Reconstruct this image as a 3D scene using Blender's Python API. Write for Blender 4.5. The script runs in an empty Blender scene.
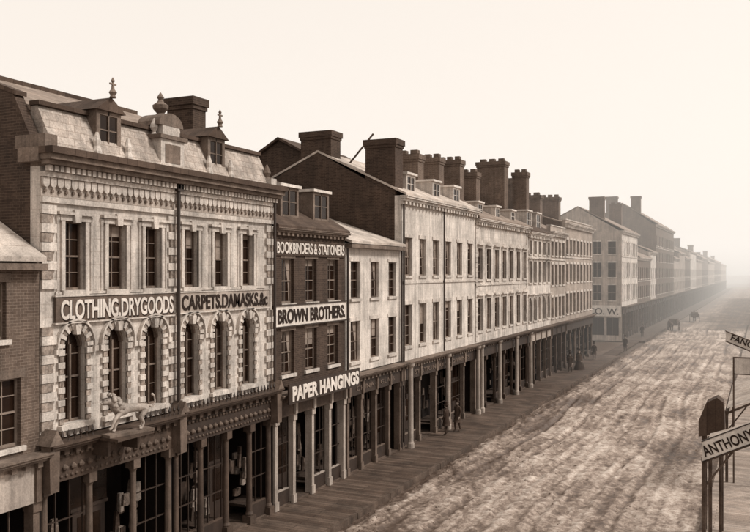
import bpy, bmesh, math, random
from mathutils import Vector, Matrix, noise
random.seed(7)
XF=-17.2
scene=bpy.context.scene
def link(o): scene.collection.objects.link(o); return o

# ------------------------------------------------------------------ materials
def c(v):
    return (min(1,v**0.87*1.02), v*0.965, v**1.09*0.905, 1)
MC={}
def mat(name,v,rough=.9,var=.35,kind='plain',v2=None,scale=1.0,bump=.4,bw=.23,bh=.078,mortar=None,streak=.35,spec=.3,fine=18,msz=.012):
    if name in MC: return MC[name]
    m=bpy.data.materials.new(name); m.use_nodes=True
    nt=m.node_tree; N=nt.nodes; L=nt.links
    bs=N['Principled BSDF']; bs.inputs['Roughness'].default_value=rough
    bs.inputs['Specular IOR Level'].default_value=spec
    geo=N.new('ShaderNodeNewGeometry')
    if v2 is None: v2=v*.8
    def mp(sc,src=geo.outputs['Position']):
        n=N.new('ShaderNodeMapping'); n.inputs['Scale'].default_value=sc; L.new(src,n.inputs['Vector']); return n.outputs['Vector']
    def noi(sc,detail=5,rg=.6,vec=(1,1,1)):
        n=N.new('ShaderNodeTexNoise'); n.inputs['Scale'].default_value=sc; n.inputs['Detail'].default_value=detail
        n.inputs['Roughness'].default_value=rg; L.new(mp(vec),n.inputs['Vector']); return n.outputs['Fac']
    def rng(src,a,b,lo=.3,hi=.7):
        n=N.new('ShaderNodeMapRange'); n.inputs['From Min'].default_value=lo; n.inputs['From Max'].default_value=hi
        n.inputs['To Min'].default_value=a; n.inputs['To Max'].default_value=b; L.new(src,n.inputs['Value']); return n.outputs['Result']
    def mul(col,fac):
        n=N.new('ShaderNodeVectorMath'); n.operation='SCALE'; L.new(col,n.inputs[0]); L.new(fac,n.inputs['Scale']); return n.outputs['Vector']
    hgt=noi(fine,4,.7)
    if kind in('brick','ashlar','plank','shingle'):
        sep=N.new('ShaderNodeSeparateXYZ'); L.new(geo.outputs['Position'],sep.inputs[0])
        cmb=N.new('ShaderNodeCombineXYZ')
        if kind=='plank':
            L.new(sep.outputs['X'],cmb.inputs[0]); L.new(sep.outputs['Y'],cmb.inputs[1])
        elif kind=='shingle':
            L.new(sep.outputs['Y'],cmb.inputs[0]); L.new(sep.outputs['X'],cmb.inputs[1])
        else:
            ad=N.new('ShaderNodeMath'); ad.operation='ADD'; L.new(sep.outputs['X'],ad.inputs[0]); L.new(sep.outputs['Y'],ad.inputs[1])
            L.new(ad.outputs[0],cmb.inputs[0]); L.new(sep.outputs['Z'],cmb.inputs[1])
        bt=N.new('ShaderNodeTexBrick'); L.new(cmb.outputs[0],bt.inputs['Vector'])
        bt.inputs['Color1'].default_value=c(v); bt.inputs['Color2'].default_value=c(v2)
        bt.inputs['Mortar'].default_value=c(mortar if mortar is not None else v*1.5)
        bt.inputs['Scale'].default_value=1; bt.inputs['Brick Width'].default_value=bw; bt.inputs['Row Height'].default_value=bh
        bt.inputs['Mortar Size'].default_value=.008 if kind=='brick' else msz
        bt.inputs['Mortar Smooth'].default_value=.3
        col=bt.outputs['Color']
    else:
        mx=N.new('ShaderNodeMix'); mx.data_type='RGBA'
        mx.inputs[6].default_value=c(v); mx.inputs[7].default_value=c(v2)
        L.new(rng(noi(2.2*scale),0,1),mx.inputs[0]); col=mx.outputs[2]
    col=mul(col,rng(noi(.9*scale,6,.65),1-var,1+var*.4))
    col=mul(col,rng(hgt,1-var*.7,1+var*.4))
    if streak>0:
        col=mul(col,rng(noi(1,5,.7,(4,4,.35)),1-streak,1+streak*.25))
    L.new(col,bs.inputs['Base Color'])
    bp=N.new('ShaderNodeBump'); bp.inputs['Strength'].default_value=bump; bp.inputs['Distance'].default_value=.02
    L.new(hgt,bp.inputs['Height']); L.new(bp.outputs[0],bs.inputs['Normal'])
    MC[name]=m; return m

brickD=mat('dark_brick',.052,kind='brick',v2=.028,mortar=.08)
brickM=mat('mid_brick',.12,kind='brick',v2=.08,mortar=.18)
brickL=mat('light_brick',.36,kind='brick',v2=.28,mortar=.4)
stone=mat('limestone',.64,kind='ashlar',v2=.59,bw=.75,bh=.36,mortar=.5,var=.42,streak=.5)
stone2=mat('pale_stucco',.66,kind='ashlar',v2=.63,bw=.9,bh=.45,mortar=.57,var=.38,streak=.45)
rust=mat('vermiculated_stone',.38,v2=.2,var=.55,scale=4)
stucco=mat('grey_stucco',.42,v2=.36,var=.35,streak=.45)
trim=mat('stone_trim',.66,v2=.54,var=.45,streak=.4)
trimD=mat('weathered_trim',.20,v2=.12,var=.5)
slate=mat('slate_roof',.26,v2=.18,kind='shingle',bw=.4,bh=.28,mortar=.12,streak=0,var=.4)
attic=mat('attic_slate',.46,v2=.38,kind='ashlar',bw=.45,bh=.22,mortar=.28,streak=.45,var=.5)
tin=mat('tin_roof',.50,v2=.42,kind='shingle',bw=6,bh=.6,mortar=.28,streak=0,var=.5)
slateD=mat('dark_roof',.07,v2=.045,kind='shingle',bw=.4,bh=.28,mortar=.03,streak=0,var=.4)
paintD=mat('dark_paint',.028,rough=.6,v2=.016,var=.3,spec=.4)
paintM=mat('brown_paint',.075,rough=.7,v2=.045,var=.4)
paintG=mat('grey_paint',.14,rough=.7,v2=.085,var=.4)
paintW=mat('white_paint',.75,rough=.7,v2=.62,var=.3,streak=.3)
faded=mat('faded_letter',.16,v2=.09,var=.45)
sash=mat('sash_paint',.24,rough=.7,v2=.16,var=.3)
glass=mat('window_glass',.012,rough=.18,v2=.007,var=.3,bump=.05,streak=0,spec=.2,fine=2)
blind=mat('window_blind',.30,v2=.2,var=.3)
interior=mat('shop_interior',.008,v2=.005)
goods=[mat('cloth_goods_a',.36,v2=.14,var=.5,scale=3),mat('cloth_goods_b',.14,v2=.05,var=.5,scale=4),mat('cloth_goods_c',.05,v2=.02,var=.5,scale=3),mat('cloth_goods_d',.22,v2=.08,var=.6,scale=5)]
letterL=mat('letter_white',.75,v2=.62,var=.3,streak=.2)
letterD=mat('letter_black',.018,v2=.012,var=.2)
iron=mat('cast_iron',.03,rough=.5,v2=.02,spec=.5)
wood=mat('old_wood',.11,v2=.05,var=.5)
canvas=mat('awning_canvas',.5,v2=.32,var=.4)
gilt=mat('gilded_wood',.5,rough=.55,v2=.32,var=.5)
skinM=mat('skin',.38,v2=.34,var=.1,streak=0)
hairM=mat('hair',.04,v2=.03)
cloths=[mat('coat_a',.03,v2=.02,streak=0),mat('coat_b',.06,v2=.04,streak=0),mat('coat_c',.14,v2=.1,streak=0)]

# ------------------------------------------------------------------ mesh helper
class Bld:
    def __init__(s,name,xf=XF,side=1):
        s.e=link(bpy.data.objects.new(name,None)); s.P={}; s.xf=xf; s.side=side
    def _g(s,part,m):
        return s.P.setdefault((part,m.name),([],[],m))
    def add(s,part,m,vs,fs):
        V,F,_=s._g(part,m); n=len(V)
        V.extend([(s.xf+s.side*x,y,z) for x,y,z in vs]); F.extend([tuple(i+n for i in f) for f in fs])
    def box(s,part,m,x0,x1,y0,y1,z0,z1):
        vs=[(x,y,z) for x in(x0,x1) for y in(y0,y1) for z in(z0,z1)]
        s.add(part,m,vs,[(0,1,3,2),(4,6,7,5),(0,4,5,1),(2,3,7,6),(0,2,6,4),(1,5,7,3)])
    def prx(s,part,m,pts,x0,x1):
        n=len(pts); vs=[(x0,a,b) for a,b in pts]+[(x1,a,b) for a,b in pts]
        s.add(part,m,vs,[tuple(range(n)),tuple(range(n,2*n))]+[(i,(i+1)%n,n+(i+1)%n,n+i) for i in range(n)])
    def pry(s,part,m,pts,y0,y1):
        n=len(pts); vs=[(a,y0,b) for a,b in pts]+[(a,y1,b) for a,b in pts]
        s.add(part,m,vs,[tuple(range(n)),tuple(range(n,2*n))]+[(i,(i+1)%n,n+(i+1)%n,n+i) for i in range(n)])
    def lathe(s,part,m,x,y,prof,n=12):
        vs=[];fs=[]
        for r,z in prof:
            for k in range(n):
                a=2*math.pi*k/n; vs.append((x+r*math.cos(a),y+r*math.sin(a),z))
        for i in range(len(prof)-1):
            for k in range(n):
                fs.append((i*n+k,i*n+(k+1)%n,(i+1)*n+(k+1)%n,(i+1)*n+k))
        fs.append(tuple(range(n))); fs.append(tuple(range((len(prof)-1)*n,len(prof)*n)))
        s.add(part,m,vs,fs)
    def text(s,body,y0,y1,z0,z1,x,m,bold=.012,fit=True):
        cu=bpy.data.curves.new('lettering','FONT'); cu.body=body; cu.size=1; cu.extrude=.012; cu.offset=bold
        cu.align_x='CENTER'; cu.align_y='BOTTOM_BASELINE'; cu.materials.append(m)
        o=link(bpy.data.objects.new('lettering',cu)); bpy.context.view_layer.update()
        w=o.dimensions.x; h=.72
        o.scale=((y1-y0)/w,(z1-z0)/h,1); o.rotation_euler=(math.pi/2,0,math.pi/2)
        o.location=(s.xf+x,(y0+y1)/2,z0); o.parent=s.e; return o
    def done(s):
        for (part,_),(V,F,m) in s.P.items():
            me=bpy.data.meshes.new(part); me.from_pydata(V,[],F); me.materials.append(m)
            bm=bmesh.new(); bm.from_mesh(me); bmesh.ops.recalc_face_normals(bm,faces=bm.faces); bm.to_mesh(me); bm.free()
            o=link(bpy.data.objects.new(part,me)); o.parent=s.e
        return s.e

def arcpts(yc,zs,r,a0,a1,n=10,rz=None):
    rz=rz or r
    return [(yc+r*math.cos(a0+(a1-a0)*i/n),zs+rz*math.sin(a0+(a1-a0)*i/n)) for i in range(n+1)]
def facade(b,m,y0,y1,z0,z1,rows,th=.35):
    z=z0
    for zb,zt,w,ycs,arch in rows:
        if zb>z: b.box('walls',m,-th,0,y0,y1,z,zb)
        y=y0
        for yc in ycs:
            b.box('walls',m,-th,0,y,yc-w/2,zb,zt); y=yc+w/2
            if arch:
                zs=zt-w/2*1.15
                L=arcpts(yc,zs,w/2,math.pi,math.pi/2,8,w/2*1.15); b.prx('walls',m,L+[(yc-w/2,zt)],-th,0)
                R=arcpts(yc,zs,w/2,0,math.pi/2,8,w/2*1.15); b.prx('walls',m,R+[(yc+w/2,zt)],-th,0)
        b.box('walls',m,-th,0,y,y1,zb,zt); z=zt
    b.box('walls',m,-th,0,y0,y1,z,z1)
def window(b,yc,zb,zt,w,d=.2,arch=False,blindp=.35,detail=True,sm=None,sill=True,silm=None):
    sm=sm or sash; h=zt-zb
    b.box('window_glass',glass,-d-.05,-d,yc-w/2,yc+w/2,zb,zt)
    q_=random.random()
    if q_<blindp:
        bz=zt-h*random.uniform(.1,.6); b.box('window_blinds',blind,-d+.002,-d+.008,yc-w/2+.03,yc+w/2-.03,bz,zt-.02)
    elif q_<blindp+.3:
        for s_ in(-1,1): b.prx('window_curtains',blind,[(yc+s_*w*.47,zt-.03),(yc+s_*w*random.uniform(.05,.15),zt-.03),(yc+s_*w*.33,zb+h*random.uniform(.35,.5)),(yc+s_*w*.38,zb+.05),(yc+s_*w*.47,zb+.05)],-d+.002,-d+.007)
    f=.045
    b.box('window_sashes',sm,-d,-d+.06,yc-w/2,yc-w/2+f,zb,zt); b.box('window_sashes',sm,-d,-d+.06,yc+w/2-f,yc+w/2,zb,zt)
    b.box('window_sashes',sm,-d,-d+.058,yc-w/2+f,yc+w/2-f,zb,zb+.07)
    if not arch: b.box('window_sashes',sm,-d,-d+.058,yc-w/2+f,yc+w/2-f,zt-.06,zt)
    b.box('window_sashes',sm,-d,-d+.05,yc-w/2+f,yc+w/2-f,zb+h*.48,zb+h*.48+.05)
    if detail:
        b.box('window_sashes',sm,-d,-d+.03,yc-.013,yc+.013,zb+.07,zt-.02)
        for q in(.25,.73): b.box('window_sashes',sm,-d,-d+.028,yc-w/2+f,yc+w/2-f,zb+h*q,zb+h*q+.025)
    if sill: b.box('window_sills',silm or trim,-.1,.09,yc-w/2-.1,yc+w/2+.1,zb-.13,zb-.003)
def cornice(b,m,y0,y1,zt,h=.5,p=.5,dent=True,dm=None,ds=.45,part='cornice'):
    b.box(part,m,.0,p*.3,y0,y1,zt-h,zt-h*.62); b.box(part,m,.0,p*.62,y0-.02,y1+.02,zt-h*.62,zt-h*.32)
    b.box(part,m,.0,p*.9,y0-.05,y1+.05,zt-h*.32,zt-h*.12); b.box(part,m,0,p,y0-.08,y1+.08,zt-h*.12,zt)
    if dent:
        n=max(1,int((y1-y0)/ds)); st=(y1-y0)/n
        for i in range(n):
            b.box('brackets',dm or m,p*.3,p*.55,y0+st*(i+.3),y0+st*(i+.7),zt-h*1.02,zt-h*.63)
def chimney(b,m,x0,x1,y0,y1,z0,z1,pots=2,cap=None):
    b.box('chimney',m,x0,x1,y0,y1,z0,z1-.45)
    b.box('chimney',m,x0-.05,x1+.05,y0-.05,y1+.05,z1-.45,z1-.3); b.box('chimney',cap or m,x0-.1,x1+.1,y0-.1,y1+.1,z1-.3,z1)
    if pots:
        st=(x1-x0)/pots
        for i in range(pots):
            px=x0+st*(i+.5); w=st*.3
            b.box('chimney_flues',m,px-w,px+w,(y0+y1)/2-.22,(y0+y1)/2+.22,z1,z1+.28)
def gable_body(b,m,rm,y0,y1,ze,xr,zr,xb,zb2,ov=.25,th=.35,thick=.12,zs=3.85):
    b.pry('side_walls',m,[(-2.25,0),(-2.25,zs),(-th-.005,zs),(-th-.005,ze),(xr,zr),(xb,zb2),(xb,0)],y0+.01,y1-.01)
    b.pry('roof',rm,[(ov,ze+.02),(xr,zr+.02+.002),(xr,zr+.02+thick),(ov,ze+.02+thick)],y0-.02,y1-.03)
    b.pry('roof',rm,[(xr-.001,zr+.02),(xb-.2,zb2+.02),(xb-.2,zb2+.02+thick),(xr-.001,zr+.02+thick)],y0-.02,y1-.03)
def dormer(b,yc,w,xf,z0,z1,depth,wm,rm,fm,flat=True,peak=.4):
    b.box('dormer_walls',wm,xf-depth,xf,yc-w/2,yc+w/2,z0-.6,z1)
    b.box('dormer_windows',glass,xf,xf+.012,yc-w/2+.17,yc+w/2-.17,z0+.12,z1-.15)
    for a,bb in((yc-w/2+.0,yc-w/2+.15),(yc+w/2-.15,yc+w/2),(yc-.02,yc+.02)): b.box('dormer_frames',fm,xf,xf+.05,a,bb,z0,z1)
    b.box('dormer_frames',fm,xf,xf+.05,yc-w/2+.15,yc+w/2-.15,z1-.12,z1); b.box('dormer_frames',fm,xf,xf+.06,yc-w/2+.15,yc+w/2-.15,z0,z0+.1)
    b.box('dormer_frames',fm,xf+.012,xf+.035,yc-w/2+.15,yc-.02,(z0+z1)/2,(z0+z1)/2+.04); b.box('dormer_frames',fm,xf+.012,xf+.035,yc+.02,yc+w/2-.15,(z0+z1)/2,(z0+z1)/2+.04)
    if flat: b.box('dormer_roof',rm,xf-depth-.1,xf+.15,yc-w/2-.1,yc+w/2+.1,z1,z1+.12)
    else: b.prx('dormer_roof',rm,[(yc-w/2-.12,z1),(yc+w/2+.12,z1),(yc,z1+peak)],xf-depth,xf+.15)
def shopfront(b,y0,y1,zf,nb,colm,dark,columns=False,fh=.75,fasc=None,door=None,cor=None,gz=.75,dens=11):
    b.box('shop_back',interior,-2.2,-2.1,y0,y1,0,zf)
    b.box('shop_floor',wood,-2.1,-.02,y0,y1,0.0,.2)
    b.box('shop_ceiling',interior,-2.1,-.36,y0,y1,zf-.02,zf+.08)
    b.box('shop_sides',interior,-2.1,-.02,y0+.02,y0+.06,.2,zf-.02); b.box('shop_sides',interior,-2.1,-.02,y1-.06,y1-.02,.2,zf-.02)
    b.box('shop_fascia',fasc or dark,-.35,.12,y0,y1,zf,zf+fh)
    cornice(b,cor or dark,y0+.02,y1-.02,zf+fh+.35,.35,.55,True,None,.4,'shop_cornice')
    b.box('shop_cornice',cor or dark,-.35,-.002,y0,y1,zf+fh,zf+fh+.352)
    st=(y1-y0)/nb
    doors=(nb//2,) if door is None else (door if isinstance(door,tuple) else (door,))
    for i in range(nb+1):
        y=y0+st*i; y=min(max(y,y0+.17),y1-.17)
        if columns:
            b.box('columns',colm,-.24,.12,y-.17,y+.17,.12,.45); b.lathe('columns',colm,-.06,y,[(.15,.45),(.16,.5),(.12,.58),(.115,.6),(.095,zf-.4),(.1,zf-.38),(.14,zf-.28)],14)
            b.box('columns',colm,-.22,.11,y-.15,y+.15,zf-.28,zf)
        else:
            b.box('pilasters',colm,-.25,.08,y-.10,y+.10,.12,zf-.25); b.box('pilasters',colm,-.25,.13,y-.14,y+.14,zf-.25,zf); b.box('pilasters',colm,-.002,.12,y-.135,y+.135,.125,.5)
            b.box('pilasters',colm,.0,.2,y-.09,y+.09,zf+.02,zf+fh)
    for i in range(nb):
        a=y0+st*i+.15; e=y0+st*(i+1)-.15
        if i in doors:
            b.box('shop_door',dark,-1.0,-.94,a+.1,e-.1,.2,2.5); b.box('shop_door_glass',glass,-.94,-.93,a+.28,e-.28,1.1,2.3)
            b.box('shop_door',dark,-1.0,-.9,a,e,2.5,2.6); b.box('shop_door_glass',glass,-.98,-.96,a,e,2.6,zf-.03)
        else:
            b.box('stall_riser',dark,-.3,-.08,a,e,.12,gz)
            b.box('shop_mullions',colm,-.2,-.1,a,e,gz,gz+.06)
            nm=3
            for k in range(nm+1):
                yy=a+(e-a)*k/nm; b.box('shop_mullions',dark,-.18,-.13,yy-.015,yy+.015,gz+.06,zf-.001)
            for q in(.45,.7): b.box('shop_mullions',dark,-.18,-.131,a,e,zf*q,zf*q+.035)
            for k in range(dens):
                w=random.uniform(.12,.4); yy=random.uniform(a,max(a+.01,e-w)); zz=random.uniform(gz+.05,zf-1.2); hh=random.uniform(.2,.8)
                xx=random.uniform(-1.5,-.6); g=random.choice(goods+[goods[2],goods[1],goods[2]])
                b.prx('shop_goods',g,[(yy,zz),(yy+w*.5,zz-.04),(yy+w,zz),(yy+w*random.uniform(.7,1),zz+hh),(yy+w*random.uniform(0,.3),zz+hh)],xx,xx+.1)
            b.box('shop_goods',goods[2],-1.2,-.35,a,e,gz-.1,gz)
def bays(y0,y1,n,mg=None):
    st=(y1-y0)/n; return [y0+st*(i+.5) for i in range(n)]

# ================================================================== BUILDINGS
b=Bld('brick_shop_house'); y0,y1=4.0,15.97
rows=[(5.05,6.8,.9,[6.2,8.2,10.3,12.6,14.93],False),(7.8,9.25,.85,[5.9,8,10.2,12.4,14.5],False)]
facade(b,brickM,y0,y1,4.6,9.75,rows)
for zb,zt,w,ys,_ in rows:
    for y in ys:
        window(b,y,zb,zt,w,blindp=.1); b.box('window_lintels',trimD,-.02,.02,y-w/2-.12,y+w/2+.12,zt,zt+.22)
gable_body(b,brickM,tin,y0,y1,9.75,-5,12.8,-10,9.8,ov=.3,zs=3.6)
b.box('eaves_gutter',trimD,0,.32,y0,y1,9.55,9.72)
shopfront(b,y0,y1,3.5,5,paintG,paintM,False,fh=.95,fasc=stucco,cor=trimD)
b.done()

b=Bld('stone_arched_shop_building'); y0,y1=16.0,27.4; ym=21.45
yc=[17.2,18.85,20.45,22.35,24.0,25.7]
rows=[(5.35,7.9,.82,yc,True),(9.0,10.9,.76,yc,False)]
facade(b,stone,y0,y1,5.0,12.3,rows)
for y in yc:
    window(b,y,5.35,7.9,.82,d=.24,arch=True,sm=trimD,blindp=.1)
    window(b,y,9.0,10.9,.76,d=.22,sm=trimD,blindp=.3)
    b.prx('window_tracery',trimD,arcpts(y,7.9-.41*1.15,.41,0,math.pi,14,.47)+arcpts(y,7.9-.41*1.15,.34,math.pi,0,14,.39),-.24,-.12)
    b.box('window_tracery',trimD,-.24,-.15,y-.03,y+.03,5.4,7.5)
    zs=7.9-.41*1.15
    k=0; z=5.35
    while z<zs-.05:
        w=.24 if k%2 else .16; z2=min(z+.165,zs)
        for s_ in(-1,1):
            a=y+s_*.41; e=a+s_*w; b.box('window_surrounds',stone if k%2 else rust,-.02,.08 if k%2 else .05,min(a,e),max(a,e),z+.006,z2)
        z+=.17; k+=1
    nv=15
    for i in range(nv):
        a0=math.pi*i/nv+.015; a1=math.pi*(i+1)/nv-.015; ro=.64 if i%2==0 else .57
        if i==nv//2: ro=.74
        b.prx('window_surrounds',stone if i%2==0 else rust,arcpts(y,zs,.42,a0,a1,2,.49)+arcpts(y,zs,ro,a1,a0,2,ro*1.1),-.02,.085 if i%2==0 else .055)
    b.prx('hood_moulds',trim,arcpts(y,zs,.72,0,math.pi,16,.79)+arcpts(y,zs,.665,math.pi,0,16,.73),-.02,.13)
    for s_ in(-1,1): b.box('hood_moulds',trim,0,.15,y+s_*.70-.075,y+s_*.70+.075,zs-.16,zs-.01)
    b.prx('keystones',trim,[(y-.07,7.78),(y+.07,7.78),(y+.11,8.05),(y-.11,8.05)],.0,.17)
    b.box('window_sills',trim,-.1,.16,y-.62,y+.62,5.2,5.33)
    for s_ in(-1,1): b.box('window_sills',rust,0,.12,y+s_*.5-.07,y+s_*.5+.07,5.05,5.2)
    for s_ in(-1,1):
        a=y+s_*.38; e=a+s_*.13; b.box('window_architraves',trim,-.02,.06,min(a,e),max(a,e),9.0,10.9)
        a=y+s_*.62; b.lathe('colonnettes',stone,.0,a,[(.06,8.95),(.05,9.05),(.045,10.8),(.075,10.95),(.08,11.02)],8)
    b.box('window_architraves',trim,-.02,.07,y-.56,y+.56,10.9,11.06); b.box('window_architraves',trim,0,.15,y-.66,y+.66,11.06,11.14)
    b.prx('window_architraves',trim,[(y-.1,10.85),(y+.1,10.85),(y+.14,11.2),(y-.14,11.2)],.07,.16)
b.box('sill_course',trim,0,.05,y0+.5,ym-.34,8.89,8.96); b.box('sill_course',trim,0,.05,ym+.3,y1-.5,8.89,8.96)
for (a,e) in((y0,y0+.5),(y1-.5,y1),(ym-.32,ym+.28)):
    z=5.3;k=0
    while z<11.3:
        s_=.0 if k%2 else .12
        if not 8.0<z<8.85: b.box('quoins',stone if k%2 else rust,-.02,.08 if k%2 else .06,a+(s_ if a!=y0 else 0),e-(s_ if e!=y1 else 0),z,min(z+.235,11.34))
        z+=.25;k+=1
b.box('string_course',trim,0,.1,y0,y1,11.35,11.5)
n=46; st=(y1-y0)/n
for i in range(n):
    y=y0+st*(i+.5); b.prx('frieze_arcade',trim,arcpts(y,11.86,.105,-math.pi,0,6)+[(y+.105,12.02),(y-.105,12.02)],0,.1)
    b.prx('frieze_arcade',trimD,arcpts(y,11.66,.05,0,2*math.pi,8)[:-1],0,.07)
b.box('frieze_grey_band',stucco,0,.02,y0,y1,11.52,12.02)  # grey stucco backing behind the frieze arcade
b.box('frieze',trim,0,.16,y0,y1,12.03,12.16)
n=58; st=(y1-y0)/n
for i in range(n): b.box('dentils',trim,.16,.3,y0+st*i+.03,y0+st*(i+1)-.05,12.17,12.32)
b.box('cornice',trimD,-.35,.16,y0,y1,12.3,12.75)
b.box('cornice',trimD,.16,.42,y0-.1,y1+.05,12.33,12.45); b.box('cornice',trimD,.16,.55,y0-.15,y1+.08,12.45,12.6); b.box('cornice',slateD,.155,.65,y0-.2,y1+.1,12.6,12.78)
b.box('cornice',trimD,-.6,.155,y0-.2,y0+.0,12.4,12.78)
b.pry('attic_roof',attic,[(.1,12.76),(-.55,14.02),(-1.2,14.02),(-1.2,12.76)],y0+.4,y1-.1)
b.box('attic_coping',slateD,-.78,-.42,y0+.35,y1-.1,14.03,14.15)
b.pry('upper_roof',slate,[(-.76,14.03),(-6.8,16.2),(-6.8,16.0),(-.76,13.9)],y0+.35,y1-.05)
b.pry('upper_roof',slate,[(-6.8,16.2),(-13,13.9),(-13,13.7),(-6.8,16.0)],y0+.35,y1-.05)
b.box('ridge_cap',slateD,-6.95,-6.65,y0,y1,16.15,16.3)
b.pry('side_walls',brickD,[(-2.3,0),(-2.3,3.98),(-.36,3.98),(-.36,13.1),(-1.0,14.3),(-6.8,16.45),(-13,14),(-13,0)],y0+.01,y0+.34)
b.pry('side_walls',brickD,[(-2.3,0),(-2.3,3.98),(-.36,3.98),(-.36,12.7),(-1.0,13.9),(-6.8,15.95),(-13,13.7),(-13,0)],y0+.35,y1-.01)
b.pry('gable_coping',slateD,[(-.9,14.26),(-6.8,16.46),(-6.8,16.58),(-.9,14.38)],y0-.03,y0+.38)
for y in(18.7,24.0):
    dormer(b,y,1.0,-.2,13.05,14.2,2,trimD,slateD,trimD,False,.42)
    b.lathe('finial',trimD,.0,y,[(.1,14.6),(.07,14.68),(.12,14.76),(.05,14.86),(.03,15.05),(.06,15.1),(.01,15.2)],8)
    b.box('finial',trimD,-.02,.02,y-.13,y+.13,14.98,15.03)
    for s_ in(-1,1): b.lathe('dormer_scrolls',trim,.0,y+s_*.64,[(.13,12.8),(.14,12.95),(.09,13.1),(.11,13.25),(.04,13.5)],8)
b.box('chimney_pedestal',trim,-1.1,.0,ym-.6,ym+.55,12.8,13.75); b.box('chimney_pedestal',trimD,-1.18,.08,ym-.7,ym+.65,13.75,13.88)
b.box('chimney_pedestal',trim,-1.0,-.06,ym-.45,ym+.4,13.88,14.2); b.box('chimney_panel',trimD,.0,.015,ym-.4,ym+.35,13.0,13.6)
b.prx('chimney_pedestal',trimD,arcpts(ym-.02,14.2,.6,0,math.pi,10,.42),-.95,-.05)
for s_ in(-1,1): b.lathe('small_urns',trim,-.3,ym-.02+s_*.55,[(.1,13.88),(.05,13.96),(.13,14.1),(.11,14.2),(.02,14.4)],8)
b.lathe('urn',trimD,-.5,ym-.02,[(.22,14.55),(.12,14.66),(.24,14.8),(.26,14.92),(.12,15.02),(.07,15.1),(.12,15.18),(.01,15.35)],10)
b.box('corner_pedestal',trim,-.5,.2,y1-.35,y1+.02,12.78,13.1); b.lathe('urn',trimD,-.1,y1-.2,[(.15,13.1),(.08,13.18),(.16,13.32),(.12,13.45),(.02,13.65)],8)
b.box('corner_pedestal',trimD,-.9,.2,y0-.02,y0+.4,12.78,13.15)
chimney(b,brickD,-3.3,-2.1,25.2,26.0,13.5,16.1,0)
b.box('sign_board',paintG,0.02,.1,y0+.45,ym-.05,8.13,8.83); b.text('CLOTHING.DRYGOODS',y0+.6,ym-.15,8.22,8.74,.115,letterL,.025)
b.text('CLOTHING.DRYGOODS',y0+.64,ym-.11,8.19,8.71,.104,letterD,.035)
b.box('sign_board',stucco,0.02,.1,ym+.12,y1-.35,8.17,8.82); b.text('CARPETS.DAMASKS.&c',ym+.3,y1-.5,8.26,8.74,.115,letterD,.02)
b.box('sign_frame',trim,.02,.13,y0+.4,ym,8.83,8.87); b.box('sign_frame',trim,.02,.13,y0+.4,ym,8.09,8.13)
b.box('sign_frame',trim,.02,.13,ym+.07,y1-.3,8.82,8.86); b.box('sign_frame',trim,.02,.13,ym+.07,y1-.3,8.13,8.17)
b.lathe('rain_pipe',iron,.2,ym+.02,[(.06,4.0),(.06,12.3)],8); b.lathe('rain_pipe',iron,.2,y1-.1,[(.055,4.0),(.055,12.3)],8)
b.box('rain_pipe_head',iron,.1,.3,ym-.12,ym+.16,12.1,12.33)
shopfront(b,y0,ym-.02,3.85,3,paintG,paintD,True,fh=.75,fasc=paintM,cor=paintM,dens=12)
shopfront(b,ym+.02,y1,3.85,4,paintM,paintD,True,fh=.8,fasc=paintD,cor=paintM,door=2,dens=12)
# carved foliage ornament running along the fascias
for zc,st_,r in((4.53,.19,.06),(4.2,.31,.10),(3.98,.19,.045)):
    y=y0+.4
    while y<y1-.3:
        if abs(y-ym)>.35: b.lathe('carved_ornament',faded,.13,y+random.uniform(-.02,.02),[(.02,zc-r),(r,zc-r*.3),(r*1.1,zc+r*.2),(.02,zc+r)],6)
        y+=st_
for y in(y0+.1,ym,y1-.1):
    b.prx('shop_consoles',paintG,[(y-.15,3.7),(y+.15,3.7),(y+.18,4.95),(y-.18,4.95)],.12,.42); b.prx('shop_consoles',trimD,[(y-.24,4.95),(y+.24,4.95),(y,5.35)],.0,.5)
y=y0+.4
while y<y1-.3:
    if abs(y-18.4)>.9: b.lathe('cresting',iron,.38,y,[(.03,4.98),(.015,5.05),(.05,5.13),(.005,5.28)],6)
    y+=.22
b.box('entrance_canopy',paintM,.5,1.15,17.65,19.15,4.8,4.88)
for y in(17.8,19.0): b.prx('entrance_canopy',paintM,[(y-.05,4.8),(y+.05,4.8),(y+.05,4.35),(y-.05,4.35)],.12,.7)
b.done()

b=Bld('brick_bookshop_building'); y0,y1=27.45,33.6
ys=[28.6,30.5,32.45]
rows=[(5.4,7.15,.98,ys,False),(8.25,10.05,.95,ys,False)]
facade(b,brickD,y0,y1,4.9,11.2,rows)
for zb,zt,w,_,_ in rows:
    for y in ys: window(b,y,zb,zt,w,sm=sash,blindp=.5); b.box('window_lintels',trimD,-.02,.02,y-w/2-.1,y+w/2+.1,zt,zt+.2)
gable_body(b,brickD,slateD,y0,y1,11.2,-4.5,14.0,-11,11,ov=.3)
cornice(b,trimD,y0,y1-.05,11.25,.3,.35,True,None,.35)
for y in(29.5,32.2): dormer(b,y,1.45,-.5,11.75,13.0,3,trimD,paintW,trimD)
b.box('sign_board',brickD,0.0,.06,y0+.1,y1-.1,10.15,10.8); b.text('BOOKBINDERS & STATIONERS',y0+.2,y1-.2,10.26,10.7,.075,letterL,.02)
b.box('sign_board',paintW,0.02,.1,y0+.05,y1-.05,7.35,8.15); b.text('BROWN BROTHERS.',y0+.2,y1-.2,7.48,8.02,.115,letterD,.03)
b.box('sign_frame',paintD,.0,.14,y0+.02,y1-.02,8.15,8.2); b.box('sign_frame',paintD,.0,.14,y0+.02,y1-.02,7.3,7.35)
shopfront(b,y0,y1,3.75,4,stucco,paintD,False,fh=.6,fasc=paintM,cor=trimD,door=1)
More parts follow.
